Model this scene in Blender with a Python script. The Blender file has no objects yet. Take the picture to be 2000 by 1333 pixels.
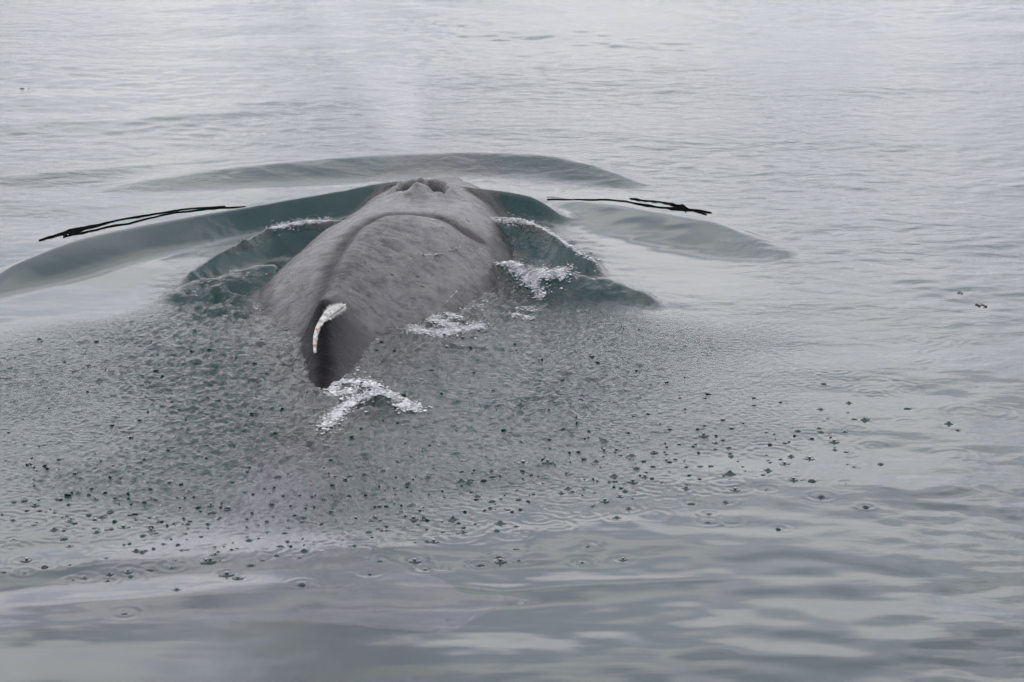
import bpy, math
import numpy as np

C = bpy.context.scene.collection
SC = bpy.context.scene
R = math.radians
rng = np.random.default_rng(7)

# ------------------------------------------------------------------ camera
CAM_Z, PITCH, LENS = 6.5, R(14.0), 107.0
cd = bpy.data.cameras.new("camera")
cam = bpy.data.objects.new("camera", cd)
C.objects.link(cam)
cam.location = (0, 0, CAM_Z)
cam.rotation_euler = (math.pi / 2 - PITCH, 0, 0)
cd.lens, cd.sensor_width = LENS, 36.0
cd.clip_start, cd.clip_end = 0.5, 9000.0
cd.dof.use_dof = True
cd.dof.focus_distance = 29.0
cd.dof.aperture_fstop = 5.0
SC.camera = cam

# ------------------------------------------------------------------ world: overcast sky
SUN_EL, SUN_AZ = R(52), R(200)
W = bpy.data.worlds.new("World")
SC.world = W
W.use_nodes = True
nt = W.node_tree
for n in list(nt.nodes):
    nt.nodes.remove(n)


def N(tree, typ, **kw):
    n = tree.nodes.new(typ)
    for k, v in kw.items():
        if k == "inp":
            for kk, vv in v.items():
                n.inputs[kk].default_value = vv
        else:
            setattr(n, k, v)
    return n


def L(tree, a, b):
    tree.links.new(a, b)


def ramp(tree, stops, interp="LINEAR"):
    n = tree.nodes.new("ShaderNodeValToRGB")
    cr = n.color_ramp
    cr.interpolation = interp
    while len(cr.elements) < len(stops):
        cr.elements.new(0.5)
    for e, (p, c) in zip(cr.elements, stops):
        e.position = p
        e.color = (c[0], c[1], c[2], 1) if hasattr(c, "__len__") else (c, c, c, 1)
    return n


def math_n(tree, op, a=None, b=None):
    n = N(tree, "ShaderNodeMath", operation=op)
    for i, v in enumerate((a, b)):
        if v is None:
            continue
        if isinstance(v, (int, float)):
            n.inputs[i].default_value = v
        else:
            L(tree, v, n.inputs[i])
    return n.outputs[0]


sky = N(nt, "ShaderNodeTexSky", sky_type="NISHITA", sun_disc=False, sun_elevation=SUN_EL,
        sun_rotation=SUN_AZ, air_density=1.0, dust_density=2.0)
tc = N(nt, "ShaderNodeTexCoord")
sep = N(nt, "ShaderNodeSeparateXYZ")
L(nt, tc.outputs["Generated"], sep.inputs[0])
el = math_n(nt, "MAXIMUM", sep.outputs["Z"], 0.0)
# cloud sheet seen from below: project the direction on to a plane overhead
den = math_n(nt, "ADD", el, 0.12)
px = math_n(nt, "DIVIDE", sep.outputs["X"], den)
py = math_n(nt, "DIVIDE", sep.outputs["Y"], den)
cmb = N(nt, "ShaderNodeCombineXYZ")
L(nt, px, cmb.inputs[0]); L(nt, py, cmb.inputs[1])
nz = N(nt, "ShaderNodeTexNoise", inp={"Scale": 2.4, "Detail": 4.0, "Roughness": 0.45, "Distortion": 0.2})
L(nt, cmb.outputs[0], nz.inputs["Vector"])
cl = ramp(nt, [(0.37, (0.50, 0.515, 0.60)), (0.50, (0.835, 0.84, 0.935)), (0.63, (1.34, 1.31, 1.33))], "B_SPLINE")
L(nt, nz.outputs["Fac"], cl.inputs[0])
# overcast luminance rises towards the zenith
gr = math_n(nt, "MINIMUM", math_n(nt, "ADD", math_n(nt, "MULTIPLY", el, 1.5), 0.45), 0.82)
SKY_L = 27.0
grs = math_n(nt, "MULTIPLY", gr, SKY_L)
sc_ = N(nt, "ShaderNodeVectorMath", operation="SCALE")
L(nt, cl.outputs[0], sc_.inputs[0]); L(nt, grs, sc_.inputs["Scale"])
mx = N(nt, "ShaderNodeMix", data_type="RGBA", inp={"Factor": 0.93})
L(nt, sky.outputs[0], mx.inputs["A"]); L(nt, sc_.outputs[0], mx.inputs["B"])
bg = N(nt, "ShaderNodeBackground", inp={"Strength": 0.10})
L(nt, mx.outputs["Result"], bg.inputs[0])
wo = N(nt, "ShaderNodeOutputWorld")
L(nt, bg.outputs[0], wo.inputs[0])

sl = bpy.data.lights.new("sun", "SUN")
sl.energy, sl.angle, sl.color = 0.5, R(80), (1.0, 0.97, 0.93)
so = bpy.data.objects.new("sun", sl)
C.objects.link(so)
so.rotation_euler = (R(90) - SUN_EL, 0, math.pi - SUN_AZ)

SC.view_settings.view_transform = "Standard"
SC.view_settings.look = "None"
SC.view_settings.exposure = 0.0
SC.view_settings.gamma = 1.0
SC.view_settings.use_curve_mapping = False
SC.render.engine = "CYCLES"
cy = SC.cycles
cy.use_denoising = True
cy.max_bounces = 6
cy.diffuse_bounces = 1
cy.glossy_bounces = 2
cy.transmission_bounces = 4
cy.use_adaptive_sampling = True
cy.adaptive_threshold = 0.03
cy.volume_bounces = 1
cy.transparent_max_bounces = 6
cy.sample_clamp_indirect = 6.0

# ------------------------------------------------------------------ helpers
FX = 2000 * LENS / 36.0


def px2w(u, v, z=0.0):
    """where the line of sight through a point of the photograph meets height z"""
    u, v, z = np.asarray(u, float), np.asarray(v, float), np.asarray(z, float)
    a, b = (u - 1000) / FX, (666.5 - v) / FX
    dx, dy, dz = a, math.cos(PITCH) + b * math.sin(PITCH), -math.sin(PITCH) + b * math.cos(PITCH)
    t = (z - CAM_Z) / dz
    return dx * t, dy * t


def w2px(x, y, z):
    d = y * math.cos(PITCH) - (z - CAM_Z) * math.sin(PITCH)
    h = y * math.sin(PITCH) + (z - CAM_Z) * math.cos(PITCH)
    return 1000 + FX * x / d, 666.5 - FX * h / d


def smooth(t):
    t = np.clip(t, 0, 1)
    return t * t * (3 - 2 * t)


def mesh_obj(name, verts, faces, mat, parent=None, smooth_shade=True):
    me = bpy.data.meshes.new(name)
    verts = np.asarray(verts, np.float32)
    if isinstance(faces, np.ndarray):
        n, k = faces.shape
        me.vertices.add(len(verts))
        me.vertices.foreach_set("co", verts.ravel())
        me.loops.add(n * k)
        me.loops.foreach_set("vertex_index", faces.astype(np.int32).ravel())
        me.polygons.add(n)
        me.polygons.foreach_set("loop_start", np.arange(0, n * k, k, dtype=np.int32))
        me.update(calc_edges=True)
        me.validate()
    else:
        me.from_pydata([tuple(map(float, v)) for v in verts], [], faces)
    if smooth_shade:
        me.polygons.foreach_set("use_smooth", np.ones(len(me.polygons), bool))
    if mat:
        me.materials.append(mat)
    o = bpy.data.objects.new(name, me)
    C.objects.link(o)
    if parent:
        o.parent = parent
    return o


def tag(o, label=None, cat=None, group=None, kind=None):
    if label: o["label"] = label
    if cat: o["category"] = cat
    if group: o["group"] = group
    if kind: o["kind"] = kind
    return o


def attr(o, name, vals):
    a = o.data.attributes.new(name, "FLOAT", "POINT")
    a.data.foreach_set("value", np.asarray(vals, np.float32))


def noise_tile(n, cell, lam_lo, lam_hi, seed, aniso=1.0):
    """periodic band-limited random height field, unit rms"""
    r = np.random.default_rng(seed)
    k = np.fft.fftfreq(n, cell)
    kx, ky = np.meshgrid(k, k)
    kk = np.hypot(kx * aniso, ky) + 1e-9
    lk = np.log(kk)
    c, s = 0.5 * (np.log(1 / lam_lo) + np.log(1 / lam_hi)), 0.5 * abs(np.log(lam_hi / lam_lo))
    amp = np.exp(-0.5 * ((lk - c) / s) ** 2) / kk
    f = np.fft.fft2(r.standard_normal((n, n))) * amp
    t = np.real(np.fft.ifft2(f))
    return (t / t.std()).astype(np.float32)


def sample(tile, cell, x, y):
    n = tile.shape[0]
    fx, fy = x / cell, y / cell
    ix, iy = np.floor(fx).astype(np.int64), np.floor(fy).astype(np.int64)
    tx, ty = (fx - ix).astype(np.float32), (fy - iy).astype(np.float32)
    x0, x1, y0, y1 = ix % n, (ix + 1) % n, iy % n, (iy + 1) % n
    return (tile[y0, x0] * (1 - tx) + tile[y0, x1] * tx) * (1 - ty) + (tile[y1, x0] * (1 - tx) + tile[y1, x1] * tx) * ty


# ------------------------------------------------------------------ materials
def new_mat(name):
    m = bpy.data.materials.new(name)
    m.use_nodes = True
    t = m.node_tree
    for n in list(t.nodes):
        t.nodes.remove(n)
    out = t.nodes.new("ShaderNodeOutputMaterial")
    return m, t, out


def water_material():
    m, t, out = new_mat("sea_water")
    p = N(t, "ShaderNodeBsdfPrincipled", inp={"Base Color": (1, 1, 1, 1), "Roughness": 0.077, "IOR": 1.333,
                                              "Transmission Weight": 1.0})
    co = N(t, "ShaderNodeTexCoord")
    ch = N(t, "ShaderNodeAttribute", attribute_name="chop")
    rp = N(t, "ShaderNodeAttribute", attribute_name="ripple")
    n1 = N(t, "ShaderNodeTexNoise", inp={"Scale": 21.0, "Detail": 3.0, "Roughness": 0.65})
    L(t, co.outputs["Object"], n1.inputs["Vector"])
    mp = N(t, "ShaderNodeMapping", inp={"Scale": (3.0, 4.4, 1.0)})
    L(t, co.outputs["Object"], mp.inputs[0])
    n2 = N(t, "ShaderNodeTexNoise", inp={"Scale": 1.0, "Detail": 4.0, "Roughness": 0.55, "Distortion": 0.4})
    L(t, mp.outputs[0], n2.inputs["Vector"])
    h1 = math_n(t, "MULTIPLY", math_n(t, "MULTIPLY", n1.outputs["Fac"], ch.outputs["Fac"]), 0.046)
    h2 = math_n(t, "MULTIPLY", math_n(t, "MULTIPLY", n2.outputs["Fac"], rp.outputs["Fac"]), 0.020)
    b = N(t, "ShaderNodeBump", inp={"Strength": 1.0, "Distance": 1.0})
    L(t, math_n(t, "ADD", h1, h2), b.inputs["Height"])
    L(t, b.outputs[0], p.inputs["Normal"])
    # white water: air beaten into the surface
    fa = N(t, "ShaderNodeAttribute", attribute_name="foam")
    nf = N(t, "ShaderNodeTexNoise", inp={"Scale": 11.0, "Detail": 6.0, "Roughness": 0.7, "Distortion": 0.8})
    L(t, co.outputs["Object"], nf.inputs["Vector"])
    ff = math_n(t, "ADD", fa.outputs["Fac"], math_n(t, "MULTIPLY", math_n(t, "SUBTRACT", nf.outputs["Fac"], 0.55), 1.9))
    ff = math_n(t, "MULTIPLY", ramp_out(t, ff, 0.45, 1.15), ramp_out(t, fa.outputs["Fac"], 0.02, 0.3))
    df = N(t, "ShaderNodeBsdfDiffuse", inp={"Color": (0.40, 0.41, 0.43, 1)})
    L(t, b.outputs[0], df.inputs["Normal"])
    ms = N(t, "ShaderNodeMixShader")
    L(t, math_n(t, "MULTIPLY", ff, 0.8), ms.inputs[0]); L(t, p.outputs[0], ms.inputs[1]); L(t, df.outputs[0], ms.inputs[2])
    L(t, ms.outputs[0], out.inputs["Surface"])
    vs = N(t, "ShaderNodeVolumeScatter", inp={"Color": (0.012, 0.145, 0.150, 1), "Density": 0.30, "Anisotropy": 0.0})
    va = N(t, "ShaderNodeVolumeAbsorption", inp={"Color": (0.15, 0.42, 0.42, 1), "Density": 0.5})
    ad = N(t, "ShaderNodeAddShader")
    L(t, vs.outputs[0], ad.inputs[0]); L(t, va.outputs[0], ad.inputs[1])
    L(t, ad.outputs[0], out.inputs["Volume"])
    return m


def skin_material():
    m, t, out = new_mat("wet_whale_skin")
    p = N(t, "ShaderNodeBsdfPrincipled", inp={"IOR": 1.5, "Coat Weight": 0.15, "Coat Roughness": 0.12})
    co = N(t, "ShaderNodeTexCoord")
    pale = N(t, "ShaderNodeAttribute", attribute_name="pale")
    wr = N(t, "ShaderNodeAttribute", attribute_name="wrinkle")
    n1 = N(t, "ShaderNodeTexNoise", inp={"Scale": 3.0, "Detail": 6.0, "Roughness": 0.65})
    L(t, co.outputs["Object"], n1.inputs["Vector"])
    mot = ramp(t, [(0.3, (0.006, 0.005, 0.007)), (0.7, (0.032, 0.026, 0.034))])
    L(t, n1.outputs["Fac"], mot.inputs[0])
    blade = N(t, "ShaderNodeAttribute", attribute_name="blade")
    mb = N(t, "ShaderNodeMix", data_type="RGBA", inp={"B": (0.16, 0.115, 0.15, 1)})
    mtt = N(t, "ShaderNodeAttribute", attribute_name="painted_shade")
    mm = N(t, "ShaderNodeMix", data_type="RGBA", inp={"B": (0.008, 0.007, 0.009, 1)})
    L(t, math_n(t, "MULTIPLY", mtt.outputs["Fac"], 0.95), mm.inputs["Factor"]); L(t, mot.outputs[0], mm.inputs["A"])  # shade of the rear face and nostril pits put into the skin colour
    L(t, blade.outputs["Fac"], mb.inputs["Factor"]); L(t, mm.outputs["Result"], mb.inputs["A"])
    # scattered dark pock marks
    vo = N(t, "ShaderNodeTexVoronoi", inp={"Scale": 5.5, "Randomness": 1.0})
    L(t, co.outputs["Object"], vo.inputs["Vector"])
    sp = ramp(t, [(0.09, 1.0), (0.17, 0.0)])
    L(t, vo.outputs["Distance"], sp.inputs[0])
    n4 = N(t, "ShaderNodeTexNoise", inp={"Scale": 1.7, "Detail": 2.0})
    L(t, co.outputs["Object"], n4.inputs["Vector"])
    spm = math_n(t, "MULTIPLY", sp.outputs[0], ramp_out(t, n4.outputs["Fac"], 0.45, 0.6))
    mk = N(t, "ShaderNodeMix", data_type="RGBA", inp={"B": (0.012, 0.011, 0.013, 1)})
    L(t, math_n(t, "MULTIPLY", spm, 0.8), mk.inputs["Factor"])
    L(t, mb.outputs["Result"], mk.inputs["A"])
    painted_shade = N(t, "ShaderNodeAttribute", attribute_name="painted_shade")
    fo = N(t, "ShaderNodeAttribute", attribute_name="fold")
    sheen_loss = math_n(t, "MAXIMUM", math_n(t, "MULTIPLY", spm, 0.8), math_n(t, "MAXIMUM", math_n(t, "MULTIPLY", painted_shade.outputs["Fac"], 1.02), math_n(t, "MULTIPLY", fo.outputs["Fac"], 0.5)))  # sheen also lowered on the crease and rear, in place of shade
    # patches where the water film has run off
    nd = N(t, "ShaderNodeTexNoise", inp={"Scale": 8.0, "Detail": 6.0, "Roughness": 0.75})
    L(t, co.outputs["Object"], nd.inputs["Vector"])
    sheen_loss = math_n(t, "MAXIMUM", sheen_loss, math_n(t, "MULTIPLY", ramp_out(t, nd.outputs["Fac"], 0.42, 0.62), 0.85))
    L(t, math_n(t, "SUBTRACT", 0.66, math_n(t, "MULTIPLY", sheen_loss, 0.64)), p.inputs["Specular IOR Level"])
    # white scarred patches
    n3 = N(t, "ShaderNodeTexNoise", inp={"Scale": 28.0, "Detail": 3.0})
    L(t, co.outputs["Object"], n3.inputs["Vector"])
    pf = math_n(t, "ADD", pale.outputs["Fac"], math_n(t, "MULTIPLY", math_n(t, "SUBTRACT", n3.outputs["Fac"], 0.5), 0.7))
    pr = ramp(t, [(0.35, 0.0), (0.62, 1.0)])
    L(t, pf, pr.inputs[0])
    mk2 = N(t, "ShaderNodeMix", data_type="RGBA", inp={"B": (0.74, 0.73, 0.70, 1)})
    L(t, math_n(t, "MULTIPLY", pr.outputs[0], math_n(t, "GREATER_THAN", pale.outputs["Fac"], 0.02)), mk2.inputs["Factor"])
    L(t, mk.outputs["Result"], mk2.inputs["A"])
    L(t, mk2.outputs["Result"], p.inputs["Base Color"])
    # roughness: uneven film of water
    rr = ramp(t, [(0.3, 0.20), (0.7, 0.42)])
    L(t, n1.outputs["Fac"], rr.inputs[0])
    fold = N(t, "ShaderNodeAttribute", attribute_name="fold")
    L(t, math_n(t, "ADD", rr.outputs[0], math_n(t, "MULTIPLY", fold.outputs["Fac"], 0.25)), p.inputs["Roughness"])
    L(t, math_n(t, "MULTIPLY", math_n(t, "SUBTRACT", 1.0, math_n(t, "MAXIMUM", math_n(t, "MAXIMUM", fold.outputs["Fac"], spm), mtt.outputs["Fac"])), 0.42), p.inputs["Coat Weight"])
    # relief: fine grain, transverse wrinkles, pock marks
    g = N(t, "ShaderNodeTexNoise", inp={"Scale": 26.0, "Detail": 6.0, "Roughness": 0.75})
    L(t, co.outputs["Object"], g.inputs["Vector"])
    mp = N(t, "ShaderNodeMapping", inp={"Scale": (6.0, 20.0, 5.0), "Rotation": (0, 0, R(12))})
    L(t, co.outputs["Object"], mp.inputs[0])
    w = N(t, "ShaderNodeTexNoise", inp={"Scale": 1.0, "Detail": 4.0, "Roughness": 0.6, "Distortion": 1.6})
    L(t, mp.outputs[0], w.inputs["Vector"])
    h = math_n(t, "ADD", math_n(t, "MULTIPLY", g.outputs["Fac"], math_n(t, "ADD", 0.042, math_n(t, "MULTIPLY", fold.outputs["Fac"], 0.02))),
               math_n(t, "MULTIPLY", math_n(t, "MULTIPLY", w.outputs["Fac"], wr.outputs["Fac"]), 0.05))
    h = math_n(t, "SUBTRACT", h, math_n(t, "MULTIPLY", spm, 0.014))
    b = N(t, "ShaderNodeBump", inp={"Strength": 0.8, "Distance": 1.0})
    L(t, h, b.inputs["Height"])
    L(t, b.outputs[0], p.inputs["Normal"])
    L(t, b.outputs[0], p.inputs["Coat Normal"])
    L(t, p.outputs[0], out.inputs["Surface"])
    return m


def ramp_out(t, sock, a, b):
    r = ramp(t, [(a, 0.0), (b, 1.0)])
    L(t, sock, r.inputs[0])
    return r.outputs[0]


def simple_mat(name, col, rough, var=0.2, scale=20.0, bump=0.004, ior=1.45, col2=None):
    m, t, out = new_mat(name)
    p = N(t, "ShaderNodeBsdfPrincipled", inp={"Roughness": rough, "IOR": ior})
    co = N(t, "ShaderNodeTexCoord")
    n1 = N(t, "ShaderNodeTexNoise", inp={"Scale": scale, "Detail": 4.0})
    L(t, co.outputs["Object"], n1.inputs["Vector"])
    a = tuple(c * (1 - var) for c in col)
    b = col2 or tuple(min(1, c * (1 + var)) for c in col)
    r = ramp(t, [(0.35, a), (0.65, b)])
    L(t, n1.outputs["Fac"], r.inputs[0])
    L(t, r.outputs[0], p.inputs["Base Color"])
    if bump:
        bm = N(t, "ShaderNodeBump", inp={"Strength": 0.7, "Distance": bump})
        L(t, n1.outputs["Fac"], bm.inputs["Height"])
        L(t, bm.outputs[0], p.inputs["Normal"])
    L(t, p.outputs[0], out.inputs["Surface"])
    return m


M_water = water_material()
M_skin = skin_material()
def foam_material():
    m, t, out = new_mat("sea_foam")
    p = N(t, "ShaderNodeBsdfPrincipled", inp={"Roughness": 0.35, "IOR": 1.33})
    co = N(t, "ShaderNodeTexCoord")
    n1 = N(t, "ShaderNodeTexNoise", inp={"Scale": 14.0, "Detail": 4.0})
    L(t, co.outputs["Object"], n1.inputs["Vector"])
    r = ramp(t, [(0.35, (0.26, 0.27, 0.28)), (0.6, (0.52, 0.53, 0.545))])
    L(t, n1.outputs["Fac"], r.inputs[0]); L(t, r.outputs[0], p.inputs["Base Color"])
    n2 = N(t, "ShaderNodeTexNoise", inp={"Scale": 55.0, "Detail": 2.0})
    L(t, co.outputs["Object"], n2.inputs["Vector"])
    L(t, ramp_out(t, n2.outputs["Fac"], 0.22, 0.44), p.inputs["Alpha"])
    L(t, p.outputs[0], out.inputs["Surface"])
    return m


M_foam = foam_material()
M_hole = simple_mat("nostril_lining", (0.008, 0.006, 0.006), 0.9, 0.3, 40, 0.004, 1.08)
M_fin = simple_mat("scarred_fin_edge", (0.20, 0.19, 0.175), 0.5, 0.3, 22, 0.012, 1.45, (0.43, 0.42, 0.40))
M_rust = simple_mat("rusty_growth", (0.42, 0.17, 0.035), 0.6, 0.3, 60)
M_reflection = simple_mat("black_reflection", (0.004, 0.004, 0.004), 0.9, 0.3, 30, 0.0, 1.02)  # plain black in place of dark tones mirrored on the crests
M_debris = simple_mat("dark_debris", (0.045, 0.035, 0.03), 0.5, 0.3, 40)
M_barn = simple_mat("pale_barnacle", (0.62, 0.60, 0.54), 0.7, 0.2, 60)

# ------------------------------------------------------------------ the water surface: height field
def crest_fn(pts):
    """pts: (u, v, height, front width, back width) along one wave crest"""
    p = np.array(pts, float)
    x, y = px2w(p[:, 0], p[:, 1], p[:, 2])
    o = np.argsort(x)
    xs = np.linspace(x[o][0], x[o][-1], 160)

    def spline(v):
        v = np.interp(xs, x[o], v[o])
        k = np.hanning(17); k /= k.sum()
        vp = np.concatenate([np.full(8, v[0]), v, np.full(8, v[-1])])
        return np.convolve(vp, k, "valid")
    Y, Hh, F, B = spline(y), spline(p[:, 2]), spline(p[:, 3]), spline(p[:, 4])
    e = np.linspace(0, 1, 160)
    Hh = Hh * smooth(e / .10) * smooth((1 - e) / .10)
    return xs, Y, Hh, F, B


CRESTS = [crest_fn(c) for c in [
    # long swell ahead of the head
    [(150, 372, 0, .9, 1.0), (330, 345, .06, .9, 1.0), (480, 328, .10, .9, 1.0), (700, 306, .14, .95, 1.0), (900, 297, .15, .95, 1.0),
     (1050, 303, .15, .9, 1.0), (1150, 320, .12, .8, .9), (1230, 346, .06, .6, .9), (1330, 372, 0, .5, .9)],
    # bow wave wrapped round the head, running out to the left
    [(-140, 600, 0, .7, .9), (0, 527, .12, 1.1, .8), (150, 470, .19, 1.25, .7), (300, 437, .21, 1.15, .6), (420, 414, .21, .85, .55), (480, 404, .21, .6, .5),
     (600, 382, .22, .45, .5), (740, 360, .22, .42, .55), (830, 352, .21, .4, .6), (900, 366, .22, .37, .5), (1000, 376, .23, .37, .5),
     (1060, 389, .20, .36, .5), (1110, 410, .13, .32, .5), (1150, 432, .0, .3, .4)],
    # shallow lobe to the right
    [(1040, 392, 0, .8, .5), (1130, 394, .09, 1.3, .55), (1230, 403, .15, 1.5, .5), (1330, 418, .16, 1.55, .5), (1420, 440, .13, 1.4, .6),
     (1500, 470, .06, 1.0, .7), (1590, 510, 0, .8, .8)],
    # second wave, left flank
    [(330, 565, 0, .25, .4), (370, 535, .08, .35, .4), (430, 497, .16, .45, .4), (530, 443, .26, .55, .4), (600, 432, .28, .6, .4), (700, 430, .25, .5, .4)],
    # second wave, right flank
    [(880, 430, .12, .3, .6), (950, 428, .20, .4, .6), (1030, 434, .27, .60, .6), (1090, 463, .25, .60, .6), (1150, 500, .17, .45, .6), (1200, 535, 0, .3, .5)],
    # third wave, right flank
    [(920, 512, .10, .35, .5), (1000, 514, .18, .42, .5), (1060, 527, .20, .50, .5), (1120, 537, .18, .50, .5), (1200, 551, .14, .5, .5), (1255, 571, .08, .42, .45), (1310, 596, 0, .3, .4)],
    # broken water, left flank
    [(300, 585, 0, .4, .3), (360, 557, .07, .5, .3), (430, 538, .12, .6, .35), (500, 522, .16, .6, .35), (560, 520, .14, .5, .35)],
    # faint rolling bands, far left
    [(-60, 246, .03, .8, 1.1), (150, 236, .05, .9, 1.1), (330, 224, .06, .9, 1.1), (450, 218, .05, .9, 1.1), (600, 210, 0, .9, 1.1)],
    [(-60, 350, .05, .8, .9), (150, 333, .05, .8, .9), (330, 318, .04, .8, .9), (500, 306, 0, .8, .9)],
    # wake hump beside the tail stock
    [(640, 748, .02, .3, .2), (700, 745, .07, .35, .2), (770, 772, .06, .35, .2), (830, 806, 0, .2, .2)],
    # low swells in the foreground
    [(-100, 1125, .012, .5, .6), (100, 1112, .02, .45, .6), (200, 1098, .026, .5, .6), (330, 1094, .018, .4, .6), (470, 1082, .026, .5, .6), (700, 1076, .014, .5, .6), (900, 1080, 0, .5, .6)],
    [(-100, 1190, .0, .5, .6), (150, 1174, .022, .5, .6), (400, 1158, .03, .45, .6), (600, 1150, .016, .4, .6), (760, 1140, .026, .5, .6), (1000, 1150, .02, .45, .6), (1120, 1136, .024, .5, .6), (1350, 1130, .014, .5, .6), (1600, 1120, 0, .5, .6)],
]]


GS = np.linspace(0, 1, 200)
_sl = smooth(GS / .22) * smooth((1 - GS) / .35)
GB = 1 - np.cumsum(_sl) / _sl.sum()
_sl = smooth(GS / .10) * smooth((1 - GS) / .55)
GV = 1 - np.cumsum(_sl) / _sl.sum()


def crest_height(x, y):
    h = np.zeros_like(x)
    for xs, Y, Hh, F, B in CRESTS:
        yc = np.interp(x, xs, Y)
        hh = np.interp(x, xs, Hh, left=0, right=0)
        f, b = np.interp(x, xs, F), np.interp(x, xs, B)
        t = y - yc
        s = np.where(t < 0, -t / f, t / b)
        # a rounded crest, then a long even face
        g = np.where(t < 0, np.interp(s, GS, GV), np.interp(s, GS, GB))
        h += hh * g
    return h


T1C, T2C, T3C, T4C = 0.02, 0.012, 0.05, 0.16
T1 = noise_tile(1024, T1C, 0.14, 0.38, 11)            # broken water
T2 = noise_tile(1024, T2C, 0.065, 0.10, 12, 1.1)            # fine pattering
T3 = noise_tile(1024, T3C, 0.26, 0.80, 13, 1.25)      # light wind ripple
T4 = noise_tile(1024, T4C, 1.4, 4.5, 14, 1.7)
T6C = 0.05
T6 = noise_tile(1024, T6C, 0.40, 1.1, 16, 1.35)      # short lazy ripples in the foreground         # lazy swell
T5 = noise_tile(1024, 0.1, 1.5, 4.0, 15)              # patchiness

# extents of the disturbed water, in the photograph
LOW = np.array([(-200, 960), (0, 1010), (150, 1050), (300, 1075), (500, 1075), (700, 1065), (900, 1045), (1050, 1010), (1200, 985), (1350, 955), (1500, 915), (1650, 870), (1750, 800), (1800, 700)], float)
UPP = np.array([(-200, 660), (0, 632), (200, 604), (330, 565), (480, 520), (600, 500), (900, 500), (960, 505), (1100, 545), (1260, 580), (1400, 585), (1600, 575), (1800, 600)], float)


def fields(x, y):
    """masks over the water: broken (near the whale), patter (drops falling), calm ripple"""
    u, v = w2px(x, np.maximum(y, 8), 0 * x)
    low = np.interp(u, LOW[:, 0], LOW[:, 1])
    upp = np.interp(u, UPP[:, 0], UPP[:, 1])
    wob = sample(T5, 0.1, x, y) * 14
    ins = smooth((low + wob - v) / 110) * smooth((v - upp + wob * .6) / 70) * smooth((1760 - u) / 520)
    front = (y > 8)
    ins = ins * (.55 + .50 * np.exp(-((u - 680) / 560) ** 2 - ((v - 790) / 230) ** 2)) * (.90 + .22 * np.clip(sample(T5, .1, x * .9 + 11, y * .6), -1, 1))
    patter = np.where(front, ins, 0)
    # strength falls away from the animal
    wx, wy = px2w(640, 690)
    r = np.hypot((x - wx) / 1.15, (y - wy) / 1.6)
    near = np.exp(-(r / 2.1) ** 2)
    broken = patter * near * .55
    # churned flanks
    for (cu, cv, su, sv, a) in [(430, 590, 85, 45, 1.5), (1020, 590, 90, 40, .9), (1120, 575, 110, 32, .8), (870, 630, 110, 35, .9), (560, 480, 70, 40, .35),
                                (1040, 485, 85, 42, 1.0), (600, 400, 120, 18, .25), (470, 500, 60, 30, .7), (640, 700, 200, 45, .45), (850, 700, 170, 60, .5), (450, 690, 120, 40, .4), (740, 790, 80, 40, .9), (1150, 512, 22, 18, 1.2), (560, 640, 60, 30, .6), (1000, 540, 40, 25, .8)]:
        broken = np.maximum(broken, a * np.exp(-((u - cu) / su) ** 2 - ((v - cv) / sv) ** 2) * front)
    calm = 1 - np.clip(patter + broken, 0, 1)
    # glassy sheets pushed up round the head
    glass = np.exp(-((v - 430 - ((u - 800) / 560) ** 2 * 60) / 95) ** 4) * smooth((1560 - u) / 200) * smooth((u + 400) / 300)
    calm = calm * (1 - 0.88 * glass * front)
    return broken, patter, calm, u, v


SOLO = [(87, 1108, 1), (243, 1200, 1), (345, 1153, 2), (443, 1124, 0), (464, 1131, 0), (402, 1098, 0), (430, 1096, 2), (590, 1144, 1), (722, 1123, 1), (830, 1114, 1), (742, 1097, 1), (810, 1096, 0),
        (862, 1112, 1), (938, 1105, 1), (977, 1099, 0), (1013, 1096, 1), (974, 1088, 1), (1137, 1100, 1), (1217, 1093, 0), (1008, 1074, 1), (1148, 1068, 1), (1205, 1013, 2), (1228, 995, 2), (1382, 1021, 1),
        (1520, 1034, 1), (1430, 1021, 1), (1350, 985, 1), (1417, 982, 2), (1497, 958, 1), (1604, 972, 1), (1652, 946, 1), (1691, 991, 1), (1720, 908, 1), (1655, 908, 0), (1668, 913, 0), (1586, 940, 1),
        (1565, 939, 1), (1500, 920, 2), (1436, 958, 0), (1550, 938, 0), (1853, 829, 2), (1871, 842, 0), (1772, 799, 1), (1637, 787, 1), (1592, 747, 1), (1688, 819, 1), (1608, 751, 1), (1652, 884, 1),
        (143, 1134, 1), (165, 1129, 0), (210, 1135, 1), (214, 1122, 0), (255, 1127, 1), (250, 1117, 0), (48, 1120, 1), (7, 1119, 1), (52, 1095, 0), (137, 1105, 2), (208, 1091, 0), (343, 1095, 0), (336, 1110, 0),
        (293, 1113, 1), (410, 1098, 0), (490, 1105, 1), (512, 1095, 1), (125, 1054, 1), (106, 1036, 2), (137, 1020, 2), (72, 1021, 1), (27, 1054, 1), (136, 1068, 0), (540, 1086, 1), (585, 1090, 1),
        (1200, 930, 2), (1110, 955, 2), (1118, 962, 0), (1236, 942, 0), (1260, 932, 0), (1300, 944, 0), (1340, 955, 2), (1345, 957, 0), (1060, 945, 0), (960, 922, 2), (1022, 905, 0), (1230, 898, 0),
        (1176, 860, 2), (1180, 881, 0), (1018, 863, 0), (1070, 903, 0), (1385, 1005, 0), (905, 1040, 0), (770, 955, 0), (798, 945, 0), (1424, 875, 1), (1426, 887, 1), (1100, 838, 1)]
FOAM = []


def _foam(label, strokes, size=(.006, .02)):
    FOAM.append((label, strokes, size))


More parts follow.
